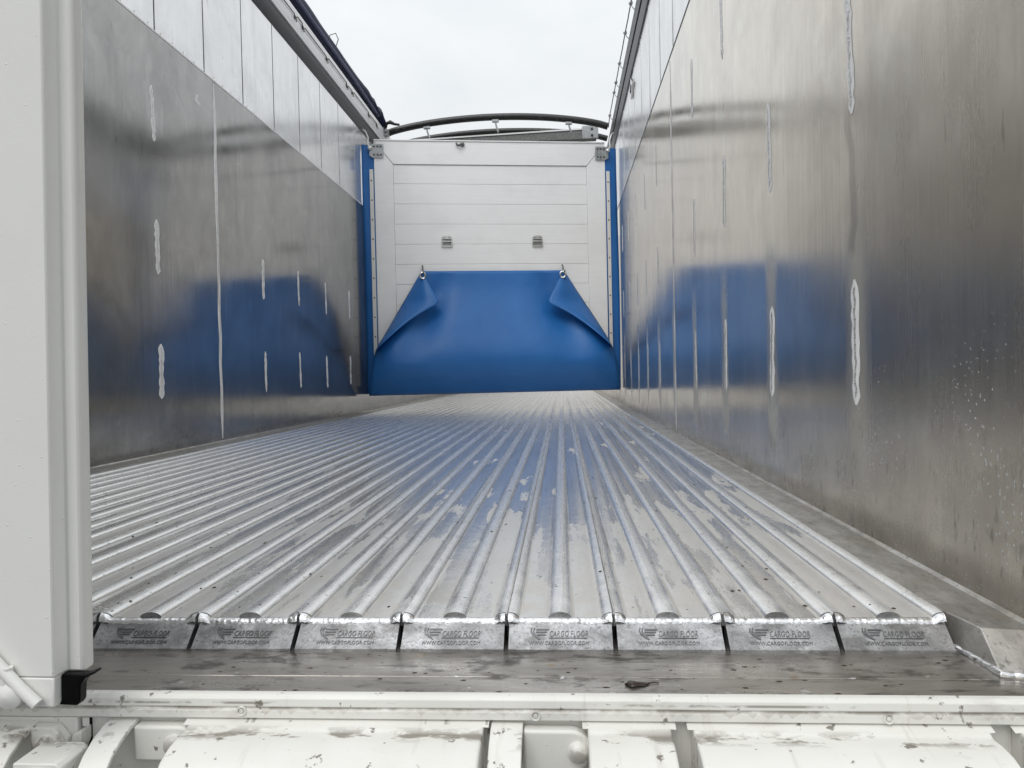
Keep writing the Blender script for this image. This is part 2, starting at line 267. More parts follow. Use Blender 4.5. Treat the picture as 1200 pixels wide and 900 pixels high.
# ------------------------------------------------------------------ mesh helpers
class MB:
    def __init__(s): s.v = []; s.f = []; s.mi = []; s.sm = []
    def add(s, vs, fs, mi=0, smooth=False):
        o = len(s.v); s.v += [tuple(p) for p in vs]
        for f in fs: s.f.append([o + i for i in f]); s.mi.append(mi); s.sm.append(smooth)
        return s
    def box(s, x0, x1, y0, y1, z0, z1, mi=0):
        vs = [(x, y, z) for z in (z0, z1) for y in (y0, y1) for x in (x0, x1)]
        return s.add(vs, [(0, 2, 3, 1), (4, 5, 7, 6), (0, 1, 5, 4), (2, 6, 7, 3), (0, 4, 6, 2), (1, 3, 7, 5)], mi)
    def prism(s, pts, axis, a, b, mi=0, smooth=False, caps=True):
        """extrude a closed 2-D outline along an axis: 'x' outline is (y,z), 'y' is (x,z), 'z' is (x,y)"""
        g = {'x': lambda p, t: (t, p[0], p[1]), 'y': lambda p, t: (p[0], t, p[1]), 'z': lambda p, t: (p[0], p[1], t)}[axis]
        n = len(pts); vs = [g(p, a) for p in pts] + [g(p, b) for p in pts]
        s.add(vs, [(i, (i + 1) % n, n + (i + 1) % n, n + i) for i in range(n)], mi, smooth)
        if caps: s.add(vs, [tuple(range(n))[::-1], tuple(range(n, 2 * n))], mi)
        return s
    def tube(s, path, r, seg=8, mi=0, closed=False):
        path = [Vector(p) for p in path]; n = len(path); vs = []; ref = None
        for i, p in enumerate(path):
            if closed: t = path[(i + 1) % n] - path[i - 1]
            else: t = path[min(i + 1, n - 1)] - path[max(i - 1, 0)]
            t.normalize()
            if ref is None:
                ref = Vector((0, 0, 1)) if abs(t.z) < .9 else Vector((1, 0, 0))
            q = t.cross(ref).normalized(); ref = q.cross(t).normalized()
            rr = r[i] if isinstance(r, (list, tuple)) else r
            vs += [p + (q * math.cos(2 * math.pi * k / seg) + ref * math.sin(2 * math.pi * k / seg)) * rr for k in range(seg)]
        fs = []
        for i in range(n if closed else n - 1):
            j = (i + 1) % n
            fs += [(i * seg + k, i * seg + (k + 1) % seg, j * seg + (k + 1) % seg, j * seg + k) for k in range(seg)]
        s.add(vs, fs, mi, True)
        if not closed: s.add(vs, [tuple(range(seg))[::-1], tuple(range((n - 1) * seg, n * seg))], mi)
        return s
    def lathe(s, c, axis, prof, seg=16, mi=0):
        """prof: (distance along axis, radius)"""
        ax = Vector(axis).normalized(); t = ax.orthogonal().normalized(); b = ax.cross(t); c = Vector(c); vs = []
        for d, r in prof:
            vs += [c + ax * d + (t * math.cos(2 * math.pi * k / seg) + b * math.sin(2 * math.pi * k / seg)) * r for k in range(seg)]
        fs = [(i * seg + k, i * seg + (k + 1) % seg, (i + 1) * seg + (k + 1) % seg, (i + 1) * seg + k) for i in range(len(prof) - 1) for k in range(seg)]
        s.add(vs, fs, mi, True); n = len(prof)
        return s.add(vs, [tuple(range(seg))[::-1], tuple(range((n - 1) * seg, n * seg))], mi)
    def grid(s, P, mi=0, smooth=True):
        nu, nv = len(P), len(P[0])
        return s.add([q for row in P for q in row], [(i * nv + j, i * nv + j + 1, (i + 1) * nv + j + 1, (i + 1) * nv + j) for i in range(nu - 1) for j in range(nv - 1)], mi, smooth)
    def mesh(s, name, mats):
        me = bpy.data.meshes.new(name); me.from_pydata(s.v, [], s.f)
        for k in mats: me.materials.append(M[k])
        me.polygons.foreach_set('material_index', s.mi); me.polygons.foreach_set('use_smooth', s.sm)
        bm = bmesh.new(); bm.from_mesh(me); bmesh.ops.remove_doubles(bm, verts=bm.verts, dist=1e-6)
        bmesh.ops.recalc_face_normals(bm, faces=bm.faces); bm.to_mesh(me); bm.free()
        me.set_sharp_from_angle(angle=R(38)); me.update(); return me
def put(name, me, parent=None, loc=None, bevel=0, seg=2):
    o = bpy.data.objects.new(name, me); C.objects.link(o)
    if parent: o.parent = parent
    if loc: o.location = loc
    if bevel:
        b = o.modifiers.new('bevel', 'BEVEL'); b.width = bevel; b.segments = seg; b.limit_method = 'ANGLE'; b.angle_limit = R(35); b.harden_normals = False
    return o
def part(name, mb, mats, parent=None, loc=None, bevel=0, seg=2):
    if isinstance(mats, str): mats = [mats]
    return put(name, mb.mesh(name, mats), parent, loc, bevel, seg)
def thing(name, label, cat, loc=(0, 0, 0), rotz=0, group=None):
    o = bpy.data.objects.new(name, None); C.objects.link(o); o.location = loc; o.rotation_euler = (0, 0, rotz); o.empty_display_size = .1
    return tag(o, label, cat, group)
def tag(o, label, cat, group=None):
    o['label'] = label; o['category'] = cat
    if group: o['group'] = group
    return o
def copy_tree(o, parent=None):
    c = o.copy(); C.objects.link(c)
    if parent: c.parent = parent
    for ch in list(o.children): copy_tree(ch, c)
    return c

# ------------------------------------------------------------------ sizes
XR, XL = .6087, -1.8982          # inner faces of the side walls
Y0, Y1 = 1.068, 13.40            # rear plank ends, front wall
PITCHW, XO = .152, -.5417        # floor plank pitch and one joint position
ZS, ZT = 2.006, 2.735            # top of the thick lower sheets, top of the upper planks

# ------------------------------------------------------------------ ground
mb = MB().add([(-900, -900, -1.32), (900, -900, -1.32), (900, 900, -1.32), (-900, 900, -1.32)], [(0, 1, 2, 3)])
g = part('ground', mb, 'asphalt'); g['kind'] = 'structure'

# ------------------------------------------------------------------ floor
floor = bpy.data.objects.new('trailer_floor', None); C.objects.link(floor); floor['kind'] = 'structure'
def plank_profile():
    g_, e, rr, hh = .0005, PITCHW - .0005, .0165, .0078
    def ridge(c, a0, a1, n=6):
        return [(c + rr * math.sin(t), hh * (math.cos(t * 1.0) if True else 0)) for t in [a0 + (a1 - a0) * i / n for i in range(n + 1)]]
    h = math.pi / 2
    top = [(g_, hh - .004)] + [(g_ + rr * math.sin(t), hh * math.cos(t)) for t in [.12 + (h - .12) * i / 5 for i in range(6)]]
    top += [(g_ + rr + .003, -.0006), (g_ + rr + .006, 0)]
    top += [(.076 - rr - .006, 0), (.076 - rr - .003, -.0006)] + [(.076 + rr * math.sin(t), hh * math.cos(t)) for t in [-h + 2 * h * i / 10 for i in range(11)]]
    top += [(.076 + rr + .003, -.0006), (.076 + rr + .006, 0), (e - rr - .006, 0), (e - rr - .003, -.0006)]
    top += [(e - rr * math.sin(t), hh * math.cos(t)) for t in [h - (h - .12) * i / 5 for i in range(6)]] + [(e, hh - .004)]
    return top
prof = plank_profile()
pm = MB()
ys = [Y0, 1.6, 2.4, 3.6, 5.2, 7.5, 10.2, Y1]
pm.grid([[(x, y, z) for x, z in prof] for y in ys])
pm.add([(x, Y0, z) for x, z in prof] + [(PITCHW - .0005, Y0, -.012), (.0005, Y0, -.012)], [tuple(range(len(prof) + 2))], 1)
for x in (.0005, PITCHW - .0005):
    pm.add([(x, Y0, .0038), (x, Y1, .0038), (x, Y1, -.03), (x, Y0, -.03)], [(0, 1, 2, 3)])
plank_me = pm.mesh('floor_plank', ['floor', 'cap'])

def text_mesh(body, size, loc, width, shear=0.):
    cu = bpy.data.curves.new('txt', 'FONT'); cu.body = body; cu.size = size; cu.extrude = .0007; cu.shear = shear; cu.resolution_u = 2
    cu.space_character = 1.06; cu.offset = -size * .004
    o = bpy.data.objects.new('txt', cu); C.objects.link(o)
    dg = bpy.context.evaluated_depsgraph_get(); me = bpy.data.meshes.new_from_object(o.evaluated_get(dg))
    w_ = max(v.co.x for v in me.vertices) - min(v.co.x for v in me.vertices); k_ = width / w_
    for v in me.vertices: v.co.x *= k_
    vs = [v.co.copy() for v in me.vertices]; fs = [tuple(p.vertices) for p in me.polygons]
    bpy.data.objects.remove(o); bpy.data.curves.remove(cu); bpy.data.meshes.remove(me)
    return [Vector((v.x + loc[0], v.y + loc[1], v.z)) for v in vs], fs
words, url = text_mesh('CARGO FLOOR', .0128, (.0600, .0176), .054, .22), text_mesh('WWW.CARGOFLOOR.COM', .0080, (.0320, .0054), .083, .08)
CA, CB = (1.0665, -.0012), (1.0325, -.0317)     # (y,z) of the cap face's upper and lower edge
cy = Vector((0, CA[0] - CB[0], CA[1] - CB[1])); CL = cy.length; cy.normalize(); cn = Vector((0, -cy.z, cy.y))
def cap_mesh(rs, strength):
    rr = random.Random(rs); b = MB(); x0, x1 = .0034, PITCHW - .0034
    y0, z0 = CB; y1, z1 = CA
    b.prism([(y0 - .0015, z0 - .0045), (y0 - .0015, z0 - .001), (y0, z0), (y1, z1), (Y0 + .001, z1), (Y0 + .001, z0 - .0045)], 'x', x0, x1)
    # weld bead along the upper edge, built as overlapping ripples; it climbs over the half ridges at both ends
    n = 58; rows = []; nrm = Vector((0, -cy.z, cy.y))
    for i in range(n + 1):
        x = x0 - .0012 + (x1 - x0 + .0024) * i / n; row = []
        e = min(x, PITCHW - x); lift = .0062 * math.sqrt(max(0, 1 - (e / .0155) ** 2)) if e < .0155 else 0
        bul = 1 + .16 * math.sin(i * 1.9 + rs) + rr.uniform(-.14, .14); wid = .0062 * (1 + rr.uniform(-.10, .10)) + lift * .4
        top = Vector((x, Y0 - .0004, z1 + .0010 + lift))
        for k in range(7):
            t = k / 6; p = top - cy * (wid * 1.55 * t) + nrm * (.0022 * bul * math.sin(math.pi * t) + lift * .25 * (1 - t))
            row.append((p.x + .0007 * math.sin(math.pi * t) * ((i % 2) * 2 - 1), min(p.y, Y0 - .0003), p.z))
        rows.append(row)
    b.grid(rows, 1)
    org = Vector((0, y0, z0))
    def onface(p): return org + Vector((p.x, 0, 0)) + cy * p.y + cn * (p.z + .0003)
    for vs, fs in (words, url): b.add([onface(v) for v in vs], fs, 2)
    def bar(xa, ya, xb, yb, wd):
        d = Vector((xb - xa, yb - ya)); d.normalize(); q = Vector((-d.y, d.x)) * wd / 2
        pts = [Vector((xa, ya)) - q, Vector((xb, yb)) - q, Vector((xb, yb)) + q, Vector((xa, ya)) + q]
        vs = [onface(Vector((p.x, p.y, h))) for h in (0, .0009) for p in pts]
        b.add(vs, [(4, 5, 6, 7), (0, 1, 5, 4), (1, 2, 6, 5), (2, 3, 7, 6), (3, 0, 4, 7)], 2)
    for k, (ya, xa, xb) in enumerate(((.0285, .042, .060), (.0245, .0415, .0575), (.0205, .043, .0555))): bar(xa, ya, xb, ya, .0019)
    for pts in ([(.036, .031), (.0345, .0265), (.037, .021), (.0425, .0165), (.0475, .0135)], [(.040, .031), (.038, .026), (.0405, .0205), (.0455, .0165)]):
        for p, q in zip(pts, pts[1:]): bar(*p, *q, .0017)
    bar(.0600, .0156, .1130, .0156, .0006)
    return b.mesh('end_cap', ['cap', 'weld', 'letter'])
capm = [cap_mesh(i, 1) for i in range(4)]
for i in range(-8, 8 - 0):
    x = XO + PITCHW * (i)
    if i > 6 or x < XL + .01: continue
    o = put('floor_plank', plank_me, floor, (x, 0, 0))
    put('end_cap', capm[i % 4], o)
def edge_profile(xa, xb, s):
    """flat strip along a wall with its sloping end block; xa is the plank side, xb the wall side"""
    b = MB(); zt = .0045
    xo = xa + s * .017
    b.grid([[(xa, y, zt - .001), (xa + s * .003, y, zt), (xb, y, zt)] for y in (Y0 + .0455, 3, 6, Y1)])
    # fillet against the wall
    b.prism([(xb, zt - .001), (xb - s * .008, zt - .001), (xb - s * .004, zt + .002), (xb, zt + .005)], 'y', 1.02, Y1)
    o = part('edge_profile', b, 'edge', floor, bevel=.0012)
    b = MB()
    v = [(xa + s * .001, Y0 + .045, zt), (xo, 1.012, zt), (xb, 1.004, zt), (xb, Y0 + .045, zt),
         (xa + s * .002, 1.045, -.036), (xo - s * .003, .962, -.036), (xb, .958, -.036), (xb, Y0 + .045, -.036)]
    b.add(v, [(0, 1, 2, 3), (0, 4, 5, 1), (1, 5, 6, 2), (2, 6, 7, 3)])
    part('end_block', b, 'edge', o, bevel=.0012)
    wv = []
    wb = MB()
    path = [(xa + s * .002, 1.05, -.034), (xo - s * .009, 1.005, -.034), (xo - s * .006, .955, -.033), (xo + s * .03, .951, -.034), (xb, .949, -.034)]
    pts = []
    for p, q in zip(path, path[1:]):
        for t in range(8): pts.append(Vector(p).lerp(Vector(q), t / 8) + Vector((random.uniform(-1, 1), random.uniform(-1, 1), random.uniform(-.6, .6))) * .0008)
    wb.tube(pts, [.0042 * random.uniform(.8, 1.25) for _ in pts], 8)
    part('weld_bead', wb, 'weld', o)
edge_profile(XO + PITCHW * 7 + .0008, XR, 1)
edge_profile(XO - PITCHW * 8 - .0008, XL, -1)
# cross plate the caps slide over, in two steps, and the structure below it
b = MB(); b.box(XL, XR + .03, .892, .9465, -.0395, -.0365); part('sill_plate', b, 'plate', floor, bevel=.0006)
b = MB(); b.box(XL, XR + .03, .946, 1.30, -.039, -.0358)
part('sill_plate', b, 'plate', floor, bevel=.0006)
b = MB(); b.box(XL - .03, XR + .03, 1.0, Y1, -.16, -.05); part('subframe', b, 'void', floor)

# ------------------------------------------------------------------ side walls
POST_Y = [.955, 1.59, 2.20, 2.81, 3.435, 4.06, 4.70, 5.34, 5.96, 6.63, 7.26, 7.89, 8.52, 9.15, 9.78, 10.41, 11.04, 11.67, 12.3, 12.93]
ROWS = [(.268, .523), (.862, 1.125), (1.48, 1.735)]
def bead_mesh(ln, wd, rs):
    """one weld: an irregular ground smear with a rippled bead down its middle; x is out of the wall"""
    q = random.Random(rs); b = MB(); n = 14; L, Rr = [], []
    bend = q.uniform(-.006, .006)
    for i in range(n + 1):
        t = i / n; e = min(1, .30 + 3.2 * math.sqrt(max(0, min(t, 1 - t)))) if 0 < t < 1 else .28
        k = wd * .5 * e; c = bend * (t - .5) * 2 + q.uniform(-.0006, .0006)
        L.append((c - k * q.uniform(.55, 1.1), ln * t)); Rr.append((c + k * q.uniform(.55, 1.1), ln * t))
    rows = [[(.0002, l[0], l[1]), (.0016, l[0] * .6 + r_[0] * .4, l[1]), (.0016, l[0] * .4 + r_[0] * .6, l[1]), (.0002, r_[0], r_[1])] for l, r_ in zip(L, Rr)]
    b.grid(rows, 0)
    rows = []
    for i in range(25):
        t = .06 + .88 * i / 24; j = t * n; i0 = min(int(j), n - 1); c = (L[i0][0] + Rr[i0][0]) / 2; k = wd * .13
        bl = .0030 + (.0012 if i % 2 else -.0006)
        rows.append([(.0012, c - k, ln * t), (bl, c, ln * t), (.0012, c + k, ln * t)])
    b.grid(rows, 1); return b.mesh('weld_bead', ['smear', 'ripple'])
beads = [bead_mesh(.26, wd, i) for i, wd in enumerate((.046, .040, .052, .038, .044))]
seam_me = bead_mesh(1.97, .040, 77)
def side_wall(x, s, label):
    """s = +1: the wall stands on the +x side; its inner face is at x"""
    t = thing('side_wall', label, 'wall', (x, 0, 0))
    X = lambda d: -s * d                       # d metres into the load space
    def bx(b, d0, d1, y0, y1, z0, z1, mi=0): b.box(min(X(d0), X(d1)), max(X(d0), X(d1)), y0, y1, z0, z1, mi)
    b = MB(); bx(b, -.035, -.012, .93, Y1 + .03, -.12, ZT + .02); part('wall_core', b, 'void', t)
    b = MB(); bx(b, -.040, -.0352, .93, Y1 + .03, -.12, ZT + .02); part('outer_skin', b, 'door', t)
    ye = [.93, 4.06, 7.26, 10.41, Y1]
    for a_, c_ in zip(ye, ye[1:]):
        b = MB(); bx(b, -.008, 0, a_ + .0012, c_ - .0012, -.03, ZS)
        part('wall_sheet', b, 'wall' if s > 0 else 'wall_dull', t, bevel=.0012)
    y = 3.49 - .4975 * 5 - .02; pan = None
    b = MB(); bx(b, -.0118, -.0056, .0035, .4940, ZS - .03, ZT); bx(b, -.0056, -.0030, .0035, .012, ZS - .03, ZT)
    pan = b.mesh('upper_panel', ['upper'])
    while y < Y1 - .3:
        put('upper_panel', pan, t, (0, y, 0), bevel=.001); y += .4975
    # trim strip on the top edge of the lower sheets
    b = MB(); bx(b, -.0052, .0022, .93, Y1, ZS + .0005, ZS + .0095); part('edge_trim', b, 'raildark' if s > 0 else 'rail', t, bevel=.001)
    k = 0
    for i, yy in enumerate(POST_Y):
        if yy > 7.4: break
        if abs(yy - 4.06) < .01:
            o = put('weld_seam', seam_me, t, (X(.0003), yy, .02)); o.rotation_euler = (0, 0, 0 if s < 0 else math.pi); continue
        for j, (z0, z1) in enumerate(ROWS):
            if s < 0 and j == 2 and yy > 4: continue
            o = put('weld_bead', beads[(i * 3 + j * 2 + (s > 0)) % 5], t, (X(.0003), yy + .01 * math.sin(i * 7 + j), z0 + .008 * math.sin(i * 3 + j * 5)))
            o.rotation_euler = (R(1.2) * math.sin(i * 5 + j * 3), 0, 0 if s < 0 else math.pi)
    return t
wl = side_wall(XL, -1, 'dark mirror-like aluminium side wall on the left, partly behind the closed white door')
wr = side_wall(XR, 1, 'pale streaked aluminium side wall on the right with long weld marks')
# rivets along the top edge of the left sheets
b = MB()
for k in range(60): b.lathe((.0025, 1.2 + k * .11, ZS + .015 + (.004 if k % 3 else 0)), (1, 0, 0), [(0, .005), (.0022, .0045), (.003, .001)], 6)
o = part('rivet_row', b, 'steel', wl); o['kind'] = 'stuff'
# diamond-shaped hole cover on the right wall's upper panels
b = MB(); b.prism([(6.06, 2.51), (6.20, 2.595), (6.06, 2.68), (5.92, 2.595)], 'x', -.012, .0015); b.prism([(6.06, 2.555), (6.125, 2.595), (6.06, 2.635), (5.995, 2.595)], 'x', -.014, -.0125, 1)
part('diamond_plate', b, ['steel', 'void'], wr)

# top rails -----------------------------------------------------------------
b = MB(); RY0, RY1 = .93, 8.9
b.prism([(-.012, ZT + .004), (.004, ZT + .014), (.034, ZT + .075), (.034, ZT + .088), (-.05, ZT + .088), (-.05, ZT - .02)], 'y', RY0, Y1, 0)
b.prism([(.030, ZT + .088), (.030, ZT + .100), (-.04, ZT + .100), (-.04, ZT + .088)], 'y', RY0, Y1, 1)
b.prism([(.046, ZT + .100), (.046, ZT + .112), (.050, ZT + .118), (.050, ZT + .255), (.040, ZT + .268), (-.05, ZT + .268), (-.05, ZT + .100)], 'y', RY0, Y1, 2)
lrail = part('top_rail', b, ['raildark', 'railgap', 'rail'], wl, bevel=.002)
# tie rope threaded along the left rail
cl = [4.35, 4.72, 5.26, 5.42, 5.98, 6.55, 6.72, 7.3, 7.62]
b = MB(); pts = []
for i in range(len(cl) - 1):
    a_, c_ = cl[i], cl[i + 1]; z = ZT + (.200 if i % 2 == 0 else .192)
    pts += [(.056, a_ + .012, z - .018), (.060, a_ + .03, z), (.060, c_ - .03, z + .002), (.056, c_ - .012, z - .016)]
b.tube(pts, .0042, 6); part('tie_rope', b, 'wire', lrail)
for y in cl:
    b = MB(); b.box(.0502, .053, -.012, .012, -.022, .012); b.lathe((.053, 0, -.004), (1, 0, 0), [(0, .009), (.007, .008), (.009, .003)], 10)
    b.tube([(.058, -.01, -.012), (.066, -.006, -.028), (.062, .004, -.038), (.056, .01, -.03)], .0035, 6)
    part('rope_hook', b, 'wire', lrail, (0, y, ZT + .19))
b = MB()
b.prism([(-.015, ZT - .005), (.006, ZT), (.014, ZT + .10), (.014, ZT + .112), (-.05, ZT + .112), (-.05, ZT - .02)], 'y', RY0, Y1, 0)
b.prism([(.010, ZT + .112), (.010, ZT + .135), (-.04, ZT + .135), (-.04, ZT + .112)], 'y', RY0, Y1, 1)
b.prism([(.020, ZT + .135), (.022, ZT + .255), (.012, ZT + .268), (-.05, ZT + .268), (-.05, ZT + .135)], 'y', RY0, Y1, 0)
for v in range(len(b.v)): b.v[v] = (-b.v[v][0], b.v[v][1], b.v[v][2])
rrail = part('top_rail', b, ['raildark', 'railgap', 'raildark'], wr, bevel=.002)
cy_ = [4.6, 5.15, 5.55, 6.03, 6.62, 7.05, 7.30, 7.95]
b = MB(); pts = []
for i, y in enumerate(cy_):
    pts.append((-.050, y, ZT + .295))
    if i + 1 < len(cy_): pts.append((-.050, (y + cy_[i + 1]) / 2, ZT + .286))
pts.append((-.048, 8.2, ZT + .25)); b.tube(pts, .0045, 6); part('cable', b, 'wire', rrail)
for y in cy_:
    b = MB(); b.lathe((-.050, -.012, 0), (0, 1, 0), [(0, .006), (.006, .016), (.018, .016), (.024, .006)], 10)
    b.tube([(-.050, 0, -.004), (-.040, 0, -.03), (-.022, 0, -.05)], .0035, 6)
    part('cable_clamp', b, 'galv', rrail, (0, y, ZT + .295))

# rolled roof tarp lying along the left rail ------------------------------------
b = MB(); P = []
q = random.Random(3); ny = 90
for i in range(ny + 1):
    y = 1.0 + 6.95 * i / ny; row = []
    sag = .012 * mnoise.noise(Vector((y * 1.3, 0, 4))) + (.028 * max(0, 1 - (7.95 - y) / .9) * math.sin(y * 22))
    for k in range(16):
        t = 2 * math.pi * k / 16; r_ = .082 + .010 * mnoise.noise(Vector((y * 2.2, math.cos(t) * 1.4, math.sin(t) * 1.4))) + .004 * math.sin(3 * t + y)
        row.append((XL - .012 + r_ * math.cos(t), y, 3.093 + r_ * math.sin(t) + sag))
    row.append(row[0]); P.append(row)
b.grid(P, 0); b.add([p for p in P[0][:16]], [tuple(range(16))]); b.add([p for p in P[-1][:16]], [tuple(range(16))])
tarp = thing('rolled_tarp', 'navy blue roof tarp rolled up along the top of the left wall', 'tarp', (0, 0, 0))
part('tarp_roll', b, 'navy', tarp)
b = MB(); b.tube([(XL + .055, 1.0, 3.062), (XL + .060, 3, 3.058), (XL + .058, 5, 3.061), (XL + .060, 6.8, 3.058), (XL + .05, 7.7, 3.05)], .016, 8); part('tarp_hem', b, 'hem', tarp)
b = MB(); b.tube([(XL - .01, 6.25, 3.17), (XL + .00, 6.26, 3.24), (XL + .045, 6.28, 3.262), (XL + .06, 6.3, 3.22), (XL + .04, 6.29, 3.15)], .004, 6); part('wire_loop', b, 'wire', tarp)

# ------------------------------------------------------------------ front wall far behind
fw = thing('front_wall', 'plain aluminium front wall closing the far end beneath the raised blue sheet', 'wall', (0, Y1, 0))
for k in range(14):
    b = MB(); b.box(XL, XR, .001, .03, .006 + k * .196, .006 + k * .196 + .193); part('wall_plank', b, 'board', fw, bevel=.002)

# ------------------------------------------------------------------ movable headboard
KANG = math.atan(.18)
hb = thing('headboard', 'white aluminium plank headboard standing askew across the load space', 'partition', (-1.89, 7.2, 0), KANG)
# local axes: x along the board, y away from the camera, z up
SC = math.sqrt(1 + .18 ** 2)
s_ = lambda x: (x + 1.89) * SC
BX0, BX1, BZ1 = s_(-1.783), s_(.478), 2.64
FX0, FX1, FZ = s_(-1.602), s_(.293), 2.412
b = MB(); b.prism([(BX0, BZ1), (BX1, BZ1), (FX1 - .002, FZ + .002), (FX0 + .002, FZ + .002)], 'y', 0, .05); part('frame_beam', b, 'board', hb, bevel=.003)
b = MB(); b.prism([(BX0, BZ1 - .004), (FX0 - .001, FZ - .001), (FX0 - .001, .2), (BX0, .2)], 'y', .001, .05); part('frame_post', b, 'board', hb, bevel=.003)
b = MB(); b.prism([(BX1, BZ1 - .004), (FX1 + .001, FZ - .001), (FX1 + .001, .2), (BX1, .2)], 'y', .001, .05); part('frame_post', b, 'board', hb, bevel=.003)
b = MB(); b.box(BX0, BX1, -.008, .055, BZ1 + .0005, BZ1 + .013); part('top_strip', b, 'rail', hb, bevel=.002)
z = FZ - .0015; hs = [.187, .197, .197, .197, .197, .198, .198, .198, .198, .198, .198]
for h in hs:
    if z - h < .18: break
    b = MB(); b.box(FX0 + .0005, FX1 - .0005, .010, .04, z - h + .0016, z)
    part('board_plank', b, 'board', hb, bevel=.003); z -= h
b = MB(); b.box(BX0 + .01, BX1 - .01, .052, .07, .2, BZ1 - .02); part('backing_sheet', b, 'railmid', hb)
def flap(x0, x1, name='side_flap'):
    b = MB(); P = []
    for i in range(25):
        zz = .17 + (2.60 - .17) * i / 24; row = []
        for k in range(6):
            xx = x0 + (x1 - x0) * k / 5
            row.append((xx, .012 + .02 * math.sin(zz * 2.1 + k * .5) * (k / 5 if x1 > 1 else 1 - k / 5), zz))
        P.append(row)
    b.grid(P, 0); o = part(name, b, 'blue', hb); sm = o.modifiers.new('thick', 'SOLIDIFY'); sm.thickness = .003; return o
flap(-.010, BX0 + .02); flap(BX1 - .02, s_(.6005))
for x0, x1 in ((BX0 - .046, BX0 - .010), (BX1 + .010, BX1 + .044)):
    b = MB(); b.box(x0, x1, -.0095, -.0055, .25, 2.36); o = part('clamp_strip', b, 'door', hb, bevel=.001)
    for k in range(11):
        b = MB(); b.lathe(((x0 + x1) / 2, -.0095, .35 + k * .19), (0, -1, 0), [(0, .008), (.003, .007), (.004, .002)], 8); part('screw', b, 'wire', o)
for sx, cx in ((1, s_(-1.765)), (-1, s_(.452))):
    b = MB(); pts = [(-.06, -.055), (-.03, -.075), (.075, -.075), (.075, .06), (-.06, .06)]
    b.prism([(cx + sx * px, 2.545 + pz) for px, pz in pts], 'y', -.014, -.008); o = part('corner_bracket', b, 'galv', hb, bevel=.002)
    for dx in (-.015, .018, .050):
        for dz in (-.045, .035):
            b = MB(); b.lathe((cx + sx * dx, -.014, 2.545 + dz), (0, -1, 0), [(0, .011), (.006, .010), (.007, .003)], 6); part('bolt', b, 'wire', o)
    b = MB(); b.tube([(cx - sx * .055, -.03, 2.56), (cx - sx * .075, -.035, 2.60), (cx - sx * .07, -.035, 2.66), (cx - sx * .095, -.03, 2.72), (cx - sx * .12, -.02, 2.74)], .009, 8)
    b.lathe((cx - sx * .055, -.014, 2.56), (0, -1, 0), [(0, .02), (.02, .018), (.026, .008)], 10); part('hanger_link', b, 'steel', o)
for x in (-1.104, -.215):
    c_ = s_(x); zc = 1.66
    b = MB(); b.box(c_ - .052, c_ + .052, -.004, .008, zc - .055, zc - .043); b.box(c_ - .052, c_ - .042, -.004, .008, zc - .043, zc + .02); b.box(c_ + .042, c_ + .052, -.004, .008, zc - .043, zc + .02)
    b.prism([(c_ - .052, zc + .02), (c_ + .052, zc + .02), (c_ + .048, zc + .045), (c_ + .03, zc + .058), (c_ - .03, zc + .058), (c_ - .048, zc + .045)], 'y', -.006, .008)
    b.box(c_ - .042, c_ + .042, -.008, -.001, zc - .006, zc + .004)
    o = part('foothold', b, 'steel', hb, bevel=.002)
    b = MB(); b.box(c_ - .041, c_ + .041, .0055, .0082, zc - .042, zc + .019); part('recess', b, 'railmid', o)
    for dx in (-.026, .026):
        b = MB(); b.box(c_ + dx - .012, c_ + dx + .012, -.008, -.0062, zc + .030, zc + .038); part('slot', b, 'railmid', o)
b = MB(); b.tube([(s_(-.99), -.012, 2.62), (s_(-.985), -.03, 2.60), (s_(-.96), -.03, 2.595), (s_(-.95), -.012, 2.615)], .010, 8); b.lathe((s_(-.93), -.009, 2.61), (0, -1, 0), [(0, .02), (.012, .018), (.016, .006)], 10); part('shackle', b, 'wire', hb)

# ------------------------------------------------------------------ blue sheet hanging on the headboard
bs = thing('blue_sheet', 'wide blue tarpaulin sheet hanging with both upper corners folded forward', 'sheet', (-1.89, 7.2, 0), KANG)
def interp(tab, t):
    """Catmull-Rom through the table, so the sheet has no bands"""
    n = len(tab); t = max(tab[0][0], min(tab[-1][0], t))
    for k in range(n - 1):
        if t <= tab[k + 1][0]:
            (a0, b0), (a1, b1) = tab[k], tab[k + 1]; h = a1 - a0; u = (t - a0) / h
            m0 = (b1 - tab[k - 1][1]) / (a1 - tab[k - 1][0]) if k > 0 else (b1 - b0) / h
            m1 = (tab[k + 2][1] - b0) / (tab[k + 2][0] - a0) if k + 2 < n else (b1 - b0) / h
            return (2 * u ** 3 - 3 * u * u + 1) * b0 + (u ** 3 - 2 * u * u + u) * h * m0 + (3 * u * u - 2 * u ** 3) * b1 + (u ** 3 - u * u) * h * m1
    return tab[-1][1]
DEP = [(.15, .165), (.24, .265), (.36, .350), (.50, .380), (.66, .335), (.85, .225), (1.05, .120), (1.2, .060), (1.37, .022)]
